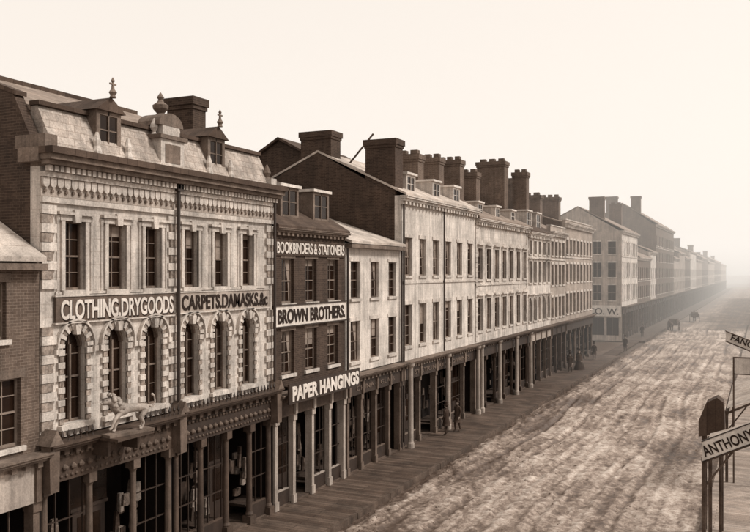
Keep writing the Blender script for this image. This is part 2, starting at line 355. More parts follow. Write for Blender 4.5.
b.box('hanging_sign_board',paintD,.62,.7,y0+.1,y1+.15,4.35,5.15); b.text('PAPER HANGINGS',y0+.3,y1-.0,4.48,5.03,.715,letterL,.045)
for y in(y0+.5,y1-.5): b.box('sign_brackets',iron,-.0,.62,y-.03,y+.03,4.95,5.0)
b.done()

b=Bld('rendered_shop_building'); y0,y1=33.65,40.05; ys=[34.7,36.85,39.0]
rows=[(5.3,7.2,.98,ys,False),(8.25,10.0,.95,ys,False)]
facade(b,stone2,y0,y1,4.8,10.85,rows)
for zb,zt,w,_,_ in rows:
    for y in ys:
        window(b,y,zb,zt,w,sm=paintG,blindp=.4); b.box('window_lintels',trim,-.02,.03,y-w/2-.1,y+w/2+.1,zt,zt+.18)
gable_body(b,brickM,tin,y0,y1,10.8,-4.8,12.5,-11,10.8,ov=.35)
b.box('eaves_gutter',trimD,0,.36,y0,y1,10.62,10.79)
b.lathe('rain_pipe',iron,.12,y1-.1,[(.06,.3),(.06,10.6)],8); b.lathe('rain_pipe',iron,.12,y0+.05,[(.06,4.8),(.06,10.6)],8)
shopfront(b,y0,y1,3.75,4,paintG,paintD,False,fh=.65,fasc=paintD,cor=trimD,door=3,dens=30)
b.text('CHINA & GLASS',y0+.9,y1-1.1,3.95,4.17,.135,faded)
b.done()

def terrace(name,y0,y1,eave,xr,zr,wm,sidem,rm,rows,nb,zf=3.75,nshop=4,hood=0,dorm=(),chs=(),shopm=paintG,darkm=paintD,fascm=None,det=True,quoin=False,parapet=0,cols=False,corn=True,letters=None,xf=XF,side=1,sp=.35,mgn=.0):
    b=Bld(name,xf,side)
    ys=bays(y0+mgn,y1-mgn,nb)
    R=[(a,e,w,ys,ar) for a,e,w,ar in rows]
    facade(b,wm,y0,y1,zf+1.0,eave,R)
    for zb,zt,w,_,ar in R:
        for y in ys:
            window(b,y,zb,zt,w,arch=ar,detail=det,sm=sash,blindp=sp)
            if hood>=1: b.box('window_lintels',trim,-.02,.05,y-w/2-.12,y+w/2+.12,zt,zt+.2)
            if hood>=2:
                for s_ in(-1,1):
                    a=y+s_*w/2; e=a+s_*.14; b.box('window_architraves',trim,-.02,.045,min(a,e),max(a,e),zb,zt-.002)
                b.box('window_hoods',trim,0,.2,y-w/2-.22,y+w/2+.22,zt+.2,zt+.28)
            if hood>=3: b.prx('window_hoods',trim,[(y-w/2-.2,zt+.28),(y+w/2+.2,zt+.28),(y,zt+.55)],0,.16)
    if parapet:
        b.box('parapet',wm,-.35,0,y0,y1,eave,eave+parapet); b.box('parapet_coping',trim,-.4,.06,y0,y1,eave+parapet,eave+parapet+.1)
    gable_body(b,sidem,rm,y0,y1,eave,xr,zr,xr*2.1,eave,ov=.3 if not parapet else -.36)
    if corn: cornice(b,trim,y0,y1-.05,eave,.45,.45,det,None,.5)
    b.box('string_course',trim,0,.07,y0,y1,rows[-1][0]-.42,rows[-1][0]-.3)
    nd=tuple(range(1,nshop,3))
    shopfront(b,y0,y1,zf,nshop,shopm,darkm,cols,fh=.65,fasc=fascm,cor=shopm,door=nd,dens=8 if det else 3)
    if letters: b.text(letters,y0+1.6,y1-1.6,zf+.17,zf+.42,.135,faded)
    for y,w,z1 in dorm: dormer(b,y,w,-.5,eave+.3,z1,2.6,trim,paintW,trim)
    for x0,x1,a,e,z1,p in chs: chimney(b,brickM if z1>0 else brickD,x0,x1,a,e,eave-1,abs(z1),p)
    if quoin:
        z=zf+1.1;k=0
        while z<eave-.6:
            for a,e in((y0,y0+(.5 if k%2 else .35)),(y1-(.5 if k%2 else .35),y1)): b.box('quoins',trim,-.02,.04,a,e,z,z+.3)
            z+=.33;k+=1
    return b
b=terrace('stucco_terrace_building',40.1,52.65,13.55,-5.0,16.1,stone2,brickD,tin,[(5.5,7.75,1.0,False),(9.3,11.35,.98,False)],6,nshop=5,hood=1,shopm=trimD,
  dorm=[(42.6,1.3,14.9),(46.6,1.3,14.9),(50.2,1.3,14.9)],chs=[(-2.1,-.35,40.15,41.2,-16.6,0),(-6.1,-4.2,40.15,41.3,-17.3,0),(-2.9,-1.4,46.0,46.9,16.6,2),(-4.2,-2.3,52.0,52.9,17.2,3)],letters='STATIONERY AND PRINTS')
b.lathe('rain_pipe',iron,.12,40.25,[(.06,.3),(.06,13.1)],8); b.lathe('rain_pipe',iron,.12,46.4,[(.05,4.8),(.05,13.1)],8)
b.pry('roof_ladder',wood,[(-4.0,15.4),(-2.3,17.2),(-2.25,17.15),(-3.95,15.35)],41.5,41.6)
for y in (40.6,46.4,52.2):
    b.lathe('street_front_columns',stucco,.36,y,[(.2,.15),(.2,.4),(.15,.5),(.13,4.4),(.2,4.5),(.22,4.62)],12)
b.done()
b=terrace('stone_terrace_building',52.7,66.3,13.1,-5,15.6,stone,brickM,slate,[(5.5,7.7,1.05,False),(9.0,11.1,1.0,False)],7,nshop=6,hood=3,quoin=True,cols=True,shopm=paintM,
  dorm=[(55.2,1.2,14.3),(59.4,1.2,14.3),(63.6,1.2,14.3)],chs=[(-4.2,-2.4,56.5,57.4,17.6,3),(-4.0,-2.6,60.9,61.8,17.2,2)])
for y in (53,57.2,61.7,66.0): b.lathe('street_front_columns',stucco,.36,y,[(.2,.15),(.2,.4),(.15,.5),(.13,4.4),(.2,4.5),(.22,4.62)],12)
b.done()
terrace('stuccoed_shop_building',66.35,74.4,12.8,-5,16.0,stone2,brickM,slateD,[(5.4,7.4,1.0,True),(8.6,10.4,.95,False),(11.0,12.1,.9,False)],5,nshop=4,hood=2,fascm=stucco,
  dorm=[(68.6,1.5,14.6),(71.8,1.5,14.6)],chs=[(-4.6,-2.2,67.2,68.4,18.8,3),(-2.0,-.8,69.0,69.9,18.0,2),(-4,-2.2,73.4,74.3,17.8,2)]).done()
terrace('brick_corner_shop_building',74.45,80.7,13.2,-5,15.4,stucco,brickM,slate,[(5.3,7.2,.95,False),(8.3,10.2,.95,False),(11.0,12.3,.9,False)],4,nshop=3,hood=1,parapet=.5,shopm=paintM,chs=[(-4,-2.2,79.6,80.6,17.0,2)]).done()
b=terrace('brick_shop_building',80.75,94.8,14.3,-5.5,15.9,brickL,brickM,slate,[(5.4,7.4,.98,False),(8.5,10.3,.95,False),(11.3,12.7,.9,False)],8,nshop=6,hood=1,parapet=.3,cols=True,chs=[(-4,-2,86.8,87.8,17.4,3)]); b.done()
b=terrace('corner_commercial_building',117,133,15.2,-6,18.6,stone2,stucco,slate,[(5.6,7.7,1.05,False),(8.8,10.8,1.0,False),(12,13.7,.95,False)],8,nshop=6,hood=1,chs=[(-4.5,-2.5,117.5,118.6,20.0,0),(-4,-2.2,131.5,132.6,20,2)])
b.box('side_render',stucco,-12,-.02,116.9,116.99,0,15.1)
for zb,zt in((5.6,7.7),(8.8,10.8),(12,13.7)):
    for x in(-1.3,-3.3,-5.3,-7.3,-9.3):
        b.box('side_windows',glass,x-.5,x+.5,116.84,116.895,zb,zt); b.box('side_window_frames',trim,x-.62,x+.62,116.8,116.895,zb-.15,zb-.01); b.box('side_window_frames',trim,x-.6,x+.6,116.82,116.895,zt,zt+.2)
        b.box('side_window_frames',sash,x-.03,x+.03,116.82,116.84,zb,zt); b.box('side_window_frames',sash,x-.5,x+.5,116.82,116.838,(zb+zt)/2-.03,(zb+zt)/2+.03)
b.box('side_sign_board',paintW,-6.5,-.1,116.7,116.8,3.4,4.9)
cu=bpy.data.curves.new('lettering','FONT'); cu.body='& CO. W.'; cu.size=1.25; cu.extrude=.01; cu.offset=.02; cu.materials.append(letterD)
o=link(bpy.data.objects.new('lettering',cu)); o.rotation_euler=(math.pi/2,0,0); o.location=(XF-5.6,116.69,3.65); o.parent=b.e
for x in(-5.2,-3.2,-1.2):
    b.box('side_shop_windows',glass,x-.8,x+.8,116.84,116.895,.8,3.2); b.box('side_shop_windows_frame',paintM,x-.03,x+.03,116.82,116.84,.8,3.2)
b.done()
y=133.1
spec=[(150,11.8,14.5,brickM,0),(158,13,15.5,stone2,0),(192,18.2,22.2,brickM,1),(206,12.5,15,stucco,0),(222,14,16.5,brickL,0),(240,13,16,brickM,0),(262,15,17.5,stone2,0),(290,13,15,brickL,0),(325,14,17,brickM,0),(370,13,15.5,stucco,0),(430,14,17,brickM,0),(500,13,16,stucco,0)]
for ye,ev,rg,wm,tall in spec:
    R=[(5.4,7.3,1,False),(8.4,10.2,1,False)]
    if ev>15: R+= [(11.4,13.2,1,False),(14.3,16.2,1,False)]
    terrace('distant_brick_building' if wm in(brickM,brickL) else 'distant_stucco_building',y,ye-.05,ev,-6,rg,wm,brickM if wm!=stone2 else stucco,slate,R,max(3,int((ye-y)/2.4)),nshop=max(3,int((ye-y)/3)),det=False,
        chs=[(-4.5,-2.8,y+.6,y+1.7,rg+1.3,0)]+([(-9,-7,y+.6,y+2,rg+1.4,0)] if tall else [])).done()
    y=ye
b=Bld('brick_warehouse')
b.pry('walls',brickD,[(-4.6,0),(-4.6,15.2),(-8.4,17.2),(-13,14.6),(-13,0)],41.6,50)
b.pry('roof',slateD,[(-4.4,15.15),(-8.4,17.25),(-8.4,17.4),(-4.4,15.3)],41.4,50.1); b.pry('roof',slateD,[(-8.4,17.25),(-13.2,14.5),(-13.2,14.65),(-8.4,17.4)],41.4,50.1)
b.done()
b=Bld('rear_brick_wing')
b.pry('walls',brickD,[(-5.2,0),(-5.2,13.6),(-9,15.2),(-13,13.4),(-13,0)],27.5,39)
b.pry('roof',slateD,[(-5,13.55),(-9,15.25),(-9,15.4),(-5,13.7)],27.45,39); b.pry('roof',slateD,[(-9,15.25),(-13.2,13.35),(-13.2,13.5),(-9,15.4)],27.45,39)
b.done()
y=150
for ye,ev,wm in((175,12,brickM),(200,14,stucco),(230,12.5,brickL),(270,13,brickM),(330,13,stucco)):
    terrace('distant_brick_building',y,ye-.05,ev,-6,ev+2.5,wm,brickM,slate,[(5.4,7.3,1,False),(8.4,10.2,1,False)],int((ye-y)/2.4),nshop=int((ye-y)/3),det=False,xf=3.2,side=-1).done()
    y=ye

# ================================================================== GROUND
def plane(name,x0,x1,y0,y1,z,m):
    me=bpy.data.meshes.new(name); me.from_pydata([(x0,y0,z),(x1,y0,z),(x1,y1,z),(x0,y1,z)],[],[(0,1,2,3)]); me.materials.append(m); return link(bpy.data.objects.new(name,me))
def mudmat():
    m=bpy.data.materials.new('street_mud'); m.use_nodes=True; nt=m.node_tree; N=nt.nodes; L=nt.links; bs=N['Principled BSDF']
    geo=N.new('ShaderNodeNewGeometry')
    def noi(sc,vec,detail=8,rg=.65,dist=0):
        mp=N.new('ShaderNodeMapping'); mp.inputs['Scale'].default_value=vec; L.new(geo.outputs['Position'],mp.inputs['Vector'])
        n=N.new('ShaderNodeTexNoise'); n.inputs['Scale'].default_value=sc; n.inputs['Detail'].default_value=detail; n.inputs['Roughness'].default_value=rg; n.inputs['Distortion'].default_value=dist
        L.new(mp.outputs[0],n.inputs['Vector']); return n.outputs['Fac']
    def math_(op,a,b):
        n=N.new('ShaderNodeMath'); n.operation=op
        for i,v in enumerate((a,b)):
            if isinstance(v,(int,float)): n.inputs[i].default_value=v
            else: L.new(v,n.inputs[i])
        return n.outputs[0]
    a=noi(.3,(1,.5,1),8,.7,.3); f=noi(3.4,(1,1,1),9,.8,.2); t=noi(1.6,(1,.03,1),4,.6,.1)
    s=math_('ADD',math_('ADD',math_('MULTIPLY',a,.36),math_('MULTIPLY',f,.44)),math_('MULTIPLY',t,.20))
    sep=N.new('ShaderNodeSeparateXYZ'); L.new(geo.outputs['Position'],sep.inputs[0])
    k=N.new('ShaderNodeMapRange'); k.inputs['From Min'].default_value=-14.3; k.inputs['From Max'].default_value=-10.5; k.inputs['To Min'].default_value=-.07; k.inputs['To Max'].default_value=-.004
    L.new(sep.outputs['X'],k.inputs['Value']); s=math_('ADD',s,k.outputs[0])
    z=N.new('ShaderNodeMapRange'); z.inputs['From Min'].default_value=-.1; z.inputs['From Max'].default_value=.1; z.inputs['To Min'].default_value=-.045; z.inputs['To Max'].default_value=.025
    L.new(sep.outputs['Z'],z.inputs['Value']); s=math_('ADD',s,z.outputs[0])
    r=N.new('ShaderNodeValToRGB'); L.new(s,r.inputs[0]); e=r.color_ramp.elements
    e[0].position=.41; e[0].color=c(.05); e[1].position=.57; e[1].color=c(.46)
    x=e.new(.46); x.color=c(.13); x=e.new(.50); x.color=c(.26)
    L.new(r.outputs[0],bs.inputs['Base Color'])
    rr=N.new('ShaderNodeMapRange'); rr.inputs['From Min'].default_value=.42; rr.inputs['From Max'].default_value=.52; rr.inputs['To Min'].default_value=.42; rr.inputs['To Max'].default_value=.95
    L.new(s,rr.inputs['Value']); L.new(rr.outputs[0],bs.inputs['Roughness']); bs.inputs['Specular IOR Level'].default_value=.35
    bp=N.new('ShaderNodeBump'); bp.inputs['Strength'].default_value=1; bp.inputs['Distance'].default_value=.12; L.new(s,bp.inputs['Height']); L.new(bp.outputs[0],bs.inputs['Normal'])
    return m
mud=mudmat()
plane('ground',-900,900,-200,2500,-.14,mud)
def hz(x,y):
    h=.10*noise.noise(Vector((x*.7,y*.3,0)))+.09*noise.noise(Vector((x*2.2,y*1.4,3)))+.07*noise.noise(Vector((x*5,y*4,8)))
    wob=1.1*noise.noise(Vector((0,y*.05,1)))
    for rx in(-12.4,-10.9,-9.2,-7.7,-6.3,-4.9,-3.6):
        d=x-rx-wob*(1+.3*math.sin(rx)); h-=.09*math.exp(-(d/.14)**2)*max(.1,.6+noise.noise(Vector((rx,y*.07,2)))*1.6); h+=.04*math.exp(-((abs(d)-.3)/.12)**2)
    e=x+14.17; h+=.14*math.exp(-((e-.8)/.4)**2)*(.3+1.8*abs(noise.noise(Vector((x*2,y*.9,1)))))
    h-=.07*math.exp(-(e/.25)**2)
    return max(-.12,h)
V=[];F=[]; nx=120; yy=[]; y=4
while y<150: yy.append(y); y+=.10+max(0,(y-20))*.004
while y<700: yy.append(y); y+=6
for y in yy:
    for i in range(nx+1):
        x=-14.17+12.17*i/nx; V.append((x,y,hz(x,y) if y<150 else .01))
for j in range(len(yy)-1):
    for i in range(nx):
        a=j*(nx+1)+i; F.append((a,a+1,a+nx+2,a+nx+1))
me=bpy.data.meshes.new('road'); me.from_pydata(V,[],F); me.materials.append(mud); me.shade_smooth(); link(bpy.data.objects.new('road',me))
# clods of mud strewn over the road, gathered in drifts: one object
V=[];F=[]
clod=mat('mud_clods_earth',.17,v2=.08,var=.5,streak=0)
cnt=0
while cnt<1900:
    x=-14.0+11.8*random.random()**(1.7 if cnt%2 else 1.1); y=12+95*random.random()**1.3
    if noise.noise(Vector((x*.5,y*.22,4)))<random.uniform(-.25,.3): cnt+=.25; continue
    cnt+=1; r=random.uniform(.012,.05)*(1+.7*(x<-12.3)); z=hz(x,y)
    n0=len(V)
    for k in range(6):
        a=k*math.pi/3; rr=r*random.uniform(.7,1.4); V.append((x+rr*math.cos(a),y+rr*1.4*math.sin(a),z-.02))
    for k in range(4):
        a=k*math.pi/2+.4; rr=r*random.uniform(.4,.7); V.append((x+rr*math.cos(a),y+rr*math.sin(a),z+r*random.uniform(.3,.7)))
    F+= [(n0,n0+1,n0+6),(n0+1,n0+2,n0+7,n0+6),(n0+2,n0+3,n0+7),(n0+3,n0+4,n0+8,n0+7),(n0+4,n0+5,n0+9,n0+8),(n0+5,n0,n0+6,n0+9),(n0+6,n0+7,n0+8,n0+9)]
me=bpy.data.meshes.new('mud_clods'); me.from_pydata(V,[],F); me.materials.append(clod); link(bpy.data.objects.new('mud_clods',me))

plank=mat('plank_walk',.11,rough=.6,kind='plank',v2=.05,bw=3.1,bh=.24,mortar=.015,var=.55,streak=0,bump=.5)
walkR=mat('plank_walk_dry',.34,rough=.8,kind='plank',v2=.22,bw=3.1,bh=.24,mortar=.08,var=.5,streak=0)
def walk(name,x0,x1,y0,y1,m):
    b=Bld(name,0); b.box('boards',m,x0,x1,y0,y1,-.14,.15)
    ke=x1 if x0<-10 else x0
    y=y0
    while y<min(y1,160):
        L_=random.uniform(2.6,3.4); d=random.uniform(-.015,.015)
        b.box('kerb',wood,ke-.07+d,ke+.07+d,y,min(y+L_-.03,y1),-.14,.17+random.uniform(-.01,.01)); y+=L_
    b.done()
walk('pavement',-19.4,-14.2,-2,95,plank); walk('pavement',-19.4,-14.2,117,520,plank); walk('pavement',-1.95,1.6,-2,400,walkR)
b=Bld('board_crossing',0); y=95
while y<117: b.box('boards',wood,-16.4+random.uniform(-.03,.03),-14.9,y,y+.27,-.05,.06+random.uniform(-.01,.01)); y+=.3
b.done()

# ================================================================== RIGHT FOREGROUND
def limb(b,part,m,p,q,r):
    p=Vector(p);q=Vector(q);d=(q-p).normalized(); a=d.orthogonal().normalized(); e=d.cross(a); vs=[]
    for P in(p,q):
        for k in range(8):
            t=k*math.pi/4; vs.append(tuple(P+a*r*math.cos(t)+e*r*math.sin(t)))
    b.add(part,m,vs,[(k,(k+1)%8,8+(k+1)%8,8+k) for k in range(8)]+[tuple(range(8)),tuple(range(8,16))])
def awning(name,ya,yb,zl,zh,mcan,sign=None,xl=-1.55,xh=1.4):
    b=Bld(name,0)
    for y in(ya,yb):
        b.box('post',wood,xl-.06,xl+.06,y-.06,y+.06,.15,zl); limb(b,'rafter',wood,(xl,y,zl),(xh,y,zh),.05)
    b.box('front_beam',wood,xl-.07,xl+.07,ya-.1,yb+.1,zl,zl+.12); limb(b,'stay',wood,(xl,ya,zl-.8),(xl+.8,ya,zl+.35),.03)
    n=10; vs=[];fs=[]
    for i in range(n+1):
        t=i/n
        for j in range(7):
            s_=j/6; y=ya+(yb-ya)*s_; sag=.1*math.sin(math.pi*t)*(1+.4*math.sin(s_*9)); vs.append((xl+(xh-xl)*t,y,zl+.14+(zh-zl)*t-sag+.08))
    for i in range(n):
        for j in range(6): fs.append((i*7+j,i*7+j+1,(i+1)*7+j+1,(i+1)*7+j))
    b.add('canvas',mcan,vs,fs)
    if sign:
        sl=(zh-zl)/(xh-xl); ang=math.atan(sl); y=ya-.12
        b.pry('sign_board',paintW,[(xl-.05,zl+.02),(xh,zl+.02+sl*(xh-xl+.05)),(xh,zl+.6+sl*(xh-xl+.05)),(xl-.05,zl+.6)],y-.03,y+.03)
        b.pry('sign_frame',paintD,[(xl-.06,zl-.01),(xh,zl-.01+sl*(xh-xl+.05)),(xh,zl+.02+sl*(xh-xl+.05)),(xl-.06,zl+.018)],y-.05,y+.05)
        b.pry('sign_frame',paintD,[(xl-.06,zl+.602),(xh,zl+.602+sl*(xh-xl+.05)),(xh,zl+.63+sl*(xh-xl+.05)),(xl-.06,zl+.63)],y-.05,y+.05)
        cu=bpy.data.curves.new('lettering','FONT'); cu.body=sign; cu.size=.44; cu.extrude=.008; cu.offset=.008; cu.materials.append(letterD)
        o=link(bpy.data.objects.new('lettering',cu)); o.parent=b.e; o.rotation_euler=(math.pi/2,-ang,0); o.location=(xl+.05,y-.04,zl+.17); o.scale=(.70,1,1)
    b.done()
awning('shop_awning',27.0,30.5,3.75,5.2,canvas,'ANTHONY & CO')
b=Bld('shop_porch_hood',0)
for x in(-1.8,-1.25): b.box('post',wood,x-.05,x+.05,31.0,31.1,.15,4.0)
for x in(-1.8,-1.25): b.box('post',wood,x-.05,x+.05,32.3,32.4,.15,4.0)
b.pry('hood',slateD,[(-1.95,3.75),(-1.1,4.0),(-1.15,5.0),(-1.35,5.15),(-1.7,4.95),(-1.95,4.3)],30.9,31.7)
b.done()
awning('shop_awning',40,50,3.2,4.6,canvas,xl=-1.35)
b=Bld('shop_sign',0)
b.pry('board',paintW,[(-1.25,6.75),(1.2,5.75),(1.2,6.15),(-1.25,7.12)],35.95,36.05); b.pry('frame',wood,[(-1.27,7.122),(1.2,6.152),(1.2,6.18),(-1.27,7.15)],35.93,36.07); b.pry('frame',wood,[(-1.27,6.71),(1.2,5.71),(1.2,5.748),(-1.27,6.748)],35.93,36.07)
b.pry('bracket',wood,[(1.2,6.3),(3.2,6.3),(3.2,6.2),(1.2,6.2)],35.96,36.04); b.box('bracket_post',wood,3.2,3.3,35.95,36.05,0,6.6)
cu=bpy.data.curves.new('lettering','FONT'); cu.body='FANCY GOODS'; cu.size=.33; cu.extrude=.008; cu.offset=.004; cu.materials.append(letterD)
o=link(bpy.data.objects.new('lettering',cu)); o.parent=b.e; o.rotation_euler=(math.pi/2,math.atan(.39),0); o.location=(-1.1,35.93,6.80)
b.done()
b=Bld('shop_sign',0); b.box('board',paintW,-1.0,.4,39.9,40.0,5.0,5.7); b.box('frame',wood,-1.03,.43,39.88,40.02,5.7,5.74); b.box('frame',wood,-1.03,.43,39.88,40.02,4.96,5.0); b.box('post',wood,-1.1,-1.03,39.9,40.0,.15,5.74); b.box('post',wood,.43,.5,39.9,40.0,.15,5.74); b.done()

# ================================================================== FIGURES
def skinobj(name,verts,edges,radii,m,parent,root=0,sub=1):
    me=bpy.data.meshes.new(name); me.from_pydata(verts,edges,[]); o=link(bpy.data.objects.new(name,me)); me.materials.append(m)
    md=o.modifiers.new('skin','SKIN'); md.use_smooth_shade=True
    lay=me.skin_vertices[0].data if me.skin_vertices else None
    if lay is None:
        bpy.context.view_layer.objects.active=o; bpy.ops.object.modifier_remove(modifier='skin'); bpy.ops.object.modifier_add(type='SKIN'); lay=me.skin_vertices[0].data; o.modifiers[0].use_smooth_shade=True
    for i,r in enumerate(radii):
        lay[i].radius=(r,r) if not isinstance(r,tuple) else r; lay[i].use_root=(i==root)
    s=o.modifiers.new('sub','SUBSURF'); s.levels=sub; s.render_levels=sub+1
    o.parent=parent; return o
def bmobj(name,bm,m,parent,smooth=True):
    me=bpy.data.meshes.new(name); bm.to_mesh(me); bm.free(); me.materials.append(m)
    if smooth: me.shade_smooth()
    o=link(bpy.data.objects.new(name,me)); o.parent=parent; return o
def sph(bm,loc,sc,u=14,v=10): bmesh.ops.create_uvsphere(bm,u_segments=u,v_segments=v,radius=1,matrix=Matrix.Translation(loc)@Matrix.Diagonal((*sc,1)))
def ringloft(bm,rings,n=16,wav=0):
    R=[]
    for cx,cy,z,rx,ry in rings:
        R.append([bm.verts.new((cx+rx*math.cos(2*math.pi*k/n)*(1+wav*math.sin(k*5)),cy+ry*math.sin(2*math.pi*k/n)*(1+wav*math.cos(k*4)),z)) for k in range(n)])
    for a,b_ in zip(R,R[1:]):
        for k in range(n): bm.faces.new((a[k],a[(k+1)%n],b_[(k+1)%n],b_[k]))
    bm.faces.new(R[0]); bm.faces.new(R[-1])
def person(x,y,z,head,kind='man',m=0,stride=.18,arm=.0,scale=1):
    e=link(bpy.data.objects.new(kind,None)); cm=cloths[m]
    s_=stride
    V=[(0,0,.95),(0,.01,1.15),(0,.0,1.36),(0,.01,1.5),(0,.02,1.58),
       (.19,0,1.41),(.25,-.06-s_*.3,1.14),(.25,.06+arm*.25-s_*.2,.90+arm*.25),
       (-.19,0,1.41),(-.25,-.02+s_*.3,1.14),(-.24,.12+s_*.2,.90),
       (.1,0,.9),(.11,s_*.8+.02,.5),(.11,s_*.6,.1),(.12,s_*.6+.15,.035),
       (-.1,0,.9),(-.11,-s_*.2+.02,.5),(-.11,-s_,.12),(-.12,-s_+.15,.04)]
    E=[(0,1),(1,2),(2,3),(3,4),(2,5),(5,6),(6,7),(2,8),(8,9),(9,10),(0,11),(11,12),(12,13),(13,14),(0,15),(15,16),(16,17),(17,18)]
    R=[(.16,.12),(.15,.11),(.19,.12),.065,.055,.075,.052,.036,.075,.052,.036,.1,.065,.045,.04,.1,.065,.045,.04]
    skinobj('body',V,E,R,cm,e)
    bm=bmesh.new(); sph(bm,(0,.02,1.665),(.075,.095,.115)); sph(bm,(0,.115,1.655),(.013,.02,.022),6,5)
    sph(bm,(.076,.02,1.66),(.012,.02,.03),6,5); sph(bm,(-.076,.02,1.66),(.012,.02,.03),6,5); sph(bm,(0,.06,1.6),(.045,.045,.04),8,6)
    bmobj('head',bm,skinM,e)
    bm=bmesh.new(); sph(bm,(.03,.106,1.675),(.011,.006,.007),6,5); sph(bm,(-.03,.106,1.675),(.011,.006,.007),6,5); sph(bm,(0,.108,1.615),(.025,.006,.006),6,5)
    sph(bm,(0,-.005,1.69),(.082,.095,.1)); bmobj('hair_and_features',bm,hairM,e)
    for si,(hx,hy,h_z) in((1,V[7]),(-1,V[10])):
        hv=[(hx,hy,h_z),(hx,hy+.01,h_z-.06)];he=[(0,1)];hr=[.025,.034]
        for k in range(4):
            a=len(hv); oy=-.03+.022*k; ln=(.06,.075,.08,.068)[k]
            hv+=[(hx,hy+oy+.01,h_z-.1),(hx-si*.012,hy+oy+.012,h_z-.1-ln*.55),(hx-si*.03,hy+oy+.015,h_z-.1-ln)]; he+=[(1,a),(a,a+1),(a+1,a+2)]; hr+=[.01,.009,.008]
        a=len(hv); hv+=[(hx-si*.02,hy+.05,h_z-.06),(hx-si*.03,hy+.07,h_z-.1)]; he+=[(1,a),(a,a+1)]; hr+=[.011,.009]
        skinobj('hand',hv,he,hr,skinM,e,sub=1)
    bm=bmesh.new()
    if kind=='man':
        ringloft(bm,[(0,-.01,.55,.25,.2+s_*.5),(0,-.01,.75,.23,.18+s_*.25),(0,0,.98,.19,.14),(0,0,1.2,.18,.135),(0,0,1.4,.19,.12),(0,0,1.47,.11,.09)],16,.02); bmobj('frock_coat',bm,cm,e)
        bm=bmesh.new(); ringloft(bm,[(0,.01,1.735,.15,.165),(0,.01,1.75,.15,.165),(0,.01,1.752,.088,.1),(0,.01,1.93,.095,.105),(0,.01,1.935,.085,.095)]); bmobj('top_hat',bm,cloths[0],e,False)
    else:
        ringloft(bm,[(0,-.03,.02,.52,.56),(0,-.03,.2,.5,.54),(0,-.02,.55,.38,.41),(0,0,.85,.23,.24),(0,0,1.02,.14,.12),(0,0,1.2,.17,.13),(0,0,1.4,.19,.12),(0,0,1.47,.09,.08)],20,.03); bmobj('dress',bm,cm,e)
        bm=bmesh.new(); ringloft(bm,[(0,-.02,.85,.33,.28),(0,-.01,1.15,.29,.22),(0,0,1.38,.23,.15),(0,0,1.5,.09,.08)],16,.03); bmobj('shawl',bm,cloths[(m+1)%3],e)
        bm=bmesh.new(); sph(bm,(0,-.02,1.69),(.105,.105,.13)); bmobj('bonnet',bm,cloths[2],e)
    e.location=(x,y,z); e.rotation_euler=(0,0,head); e.scale=(scale,)*3
person(-16.3,44.6,.15,math.radians(80),'man',0,.05); person(-16.1,46.0,.15,math.radians(160),'man',1,.12)
person(-16.4,79.0,.15,math.radians(20),'man',0); person(-15.7,80.0,.15,math.radians(170),'woman',0,.1); person(-16.2,82.0,.15,math.radians(90),'man',1,.1); person(-16.0,77.2,.15,math.radians(180),'man',1,.2); person(-15.9,81,.15,0,'man',0,.1)
person(-14.6,102,.06,math.radians(180),'man',0); person(-16.1,90,.15,math.radians(10),'man',0); person(-15.4,124,.15,0,'man',0)

def lion(x,y,z,sc):
    e=link(bpy.data.objects.new('lion_statue',None))
    V=[(0,-.55,.78),(0,-.2,.80),(0,.15,.80),(0,.45,.86),(0,.66,1.02),(0,.82,1.16),(0,1.02,1.12),(0,1.14,1.07),
       (.13,-.58,.66),(.15,-.45,.42),(.15,-.66,.24),(.15,-.62,.05),(.15,-.5,.03),
       (-.13,-.58,.66),(-.15,-.36,.42),(-.15,-.5,.24),(-.15,-.42,.05),(-.15,-.3,.03),
       (.14,.42,.66),(.15,.4,.38),(.15,.5,.2),(.15,.52,.05),(.15,.62,.03),
       (-.14,.48,.68),(-.15,.72,.52),(-.15,.82,.32),(-.15,.88,.2),(-.15,.98,.18),
       (0,-.78,.82),(0,-.98,.72),(0,-1.12,.86),(0,-1.08,1.1),(0,-.95,1.22)]
    E=[(0,1),(1,2),(2,3),(3,4),(4,5),(5,6),(6,7),(0,8),(8,9),(9,10),(10,11),(11,12),(0,13),(13,14),(14,15),(15,16),(16,17),(3,18),(18,19),(19,20),(20,21),(21,22),(3,23),(23,24),(24,25),(25,26),(26,27),(0,28),(28,29),(29,30),(30,31),(31,32)]
    R=[.19,.17,.2,.24,.2,.17,.1,.07,.14,.09,.055,.055,.05,.14,.09,.055,.055,.05,.11,.075,.055,.055,.055,.11,.075,.055,.055,.055,.05,.035,.03,.03,.07]
    skinobj('body',V,E,R,gilt,e,1)
    bm=bmesh.new()
    for i in range(46):
        a=random.uniform(0,2*math.pi); t=random.uniform(0,1)
        c0=Vector((0,.42+.38*t,.86+.32*t)); r=.25-.05*t
        sph(bm,c0+Vector((r*math.cos(a)*.8,-.03,r*math.sin(a))),(.075,.1,.085),7,5)
    for s_ in(-1,1): sph(bm,(s_*.1,.84,1.34),(.04,.03,.05),6,5)
    sph(bm,(0,1.16,1.1),(.05,.04,.04),6,5); bmobj('mane_and_ears',bm,gilt,e)
    bm=bmesh.new()
    for s_ in(-1,1): sph(bm,(s_*.075,.99,1.2),(.018,.014,.014),6,5)
    bmobj('eyes',bm,letterD,e)
    bm=bmesh.new(); bmesh.ops.create_cube(bm,size=1,matrix=Matrix.Translation((0,.05,-.06))@Matrix.Diagonal((.5,1.9,.1,1))); bmobj('plinth',bm,trimD,e,False)
    e.location=(x,y,z); e.rotation_euler=(0,0,math.radians(180-12)); e.scale=(sc,)*3
lion(XF+.85,18.45,4.97,.80)

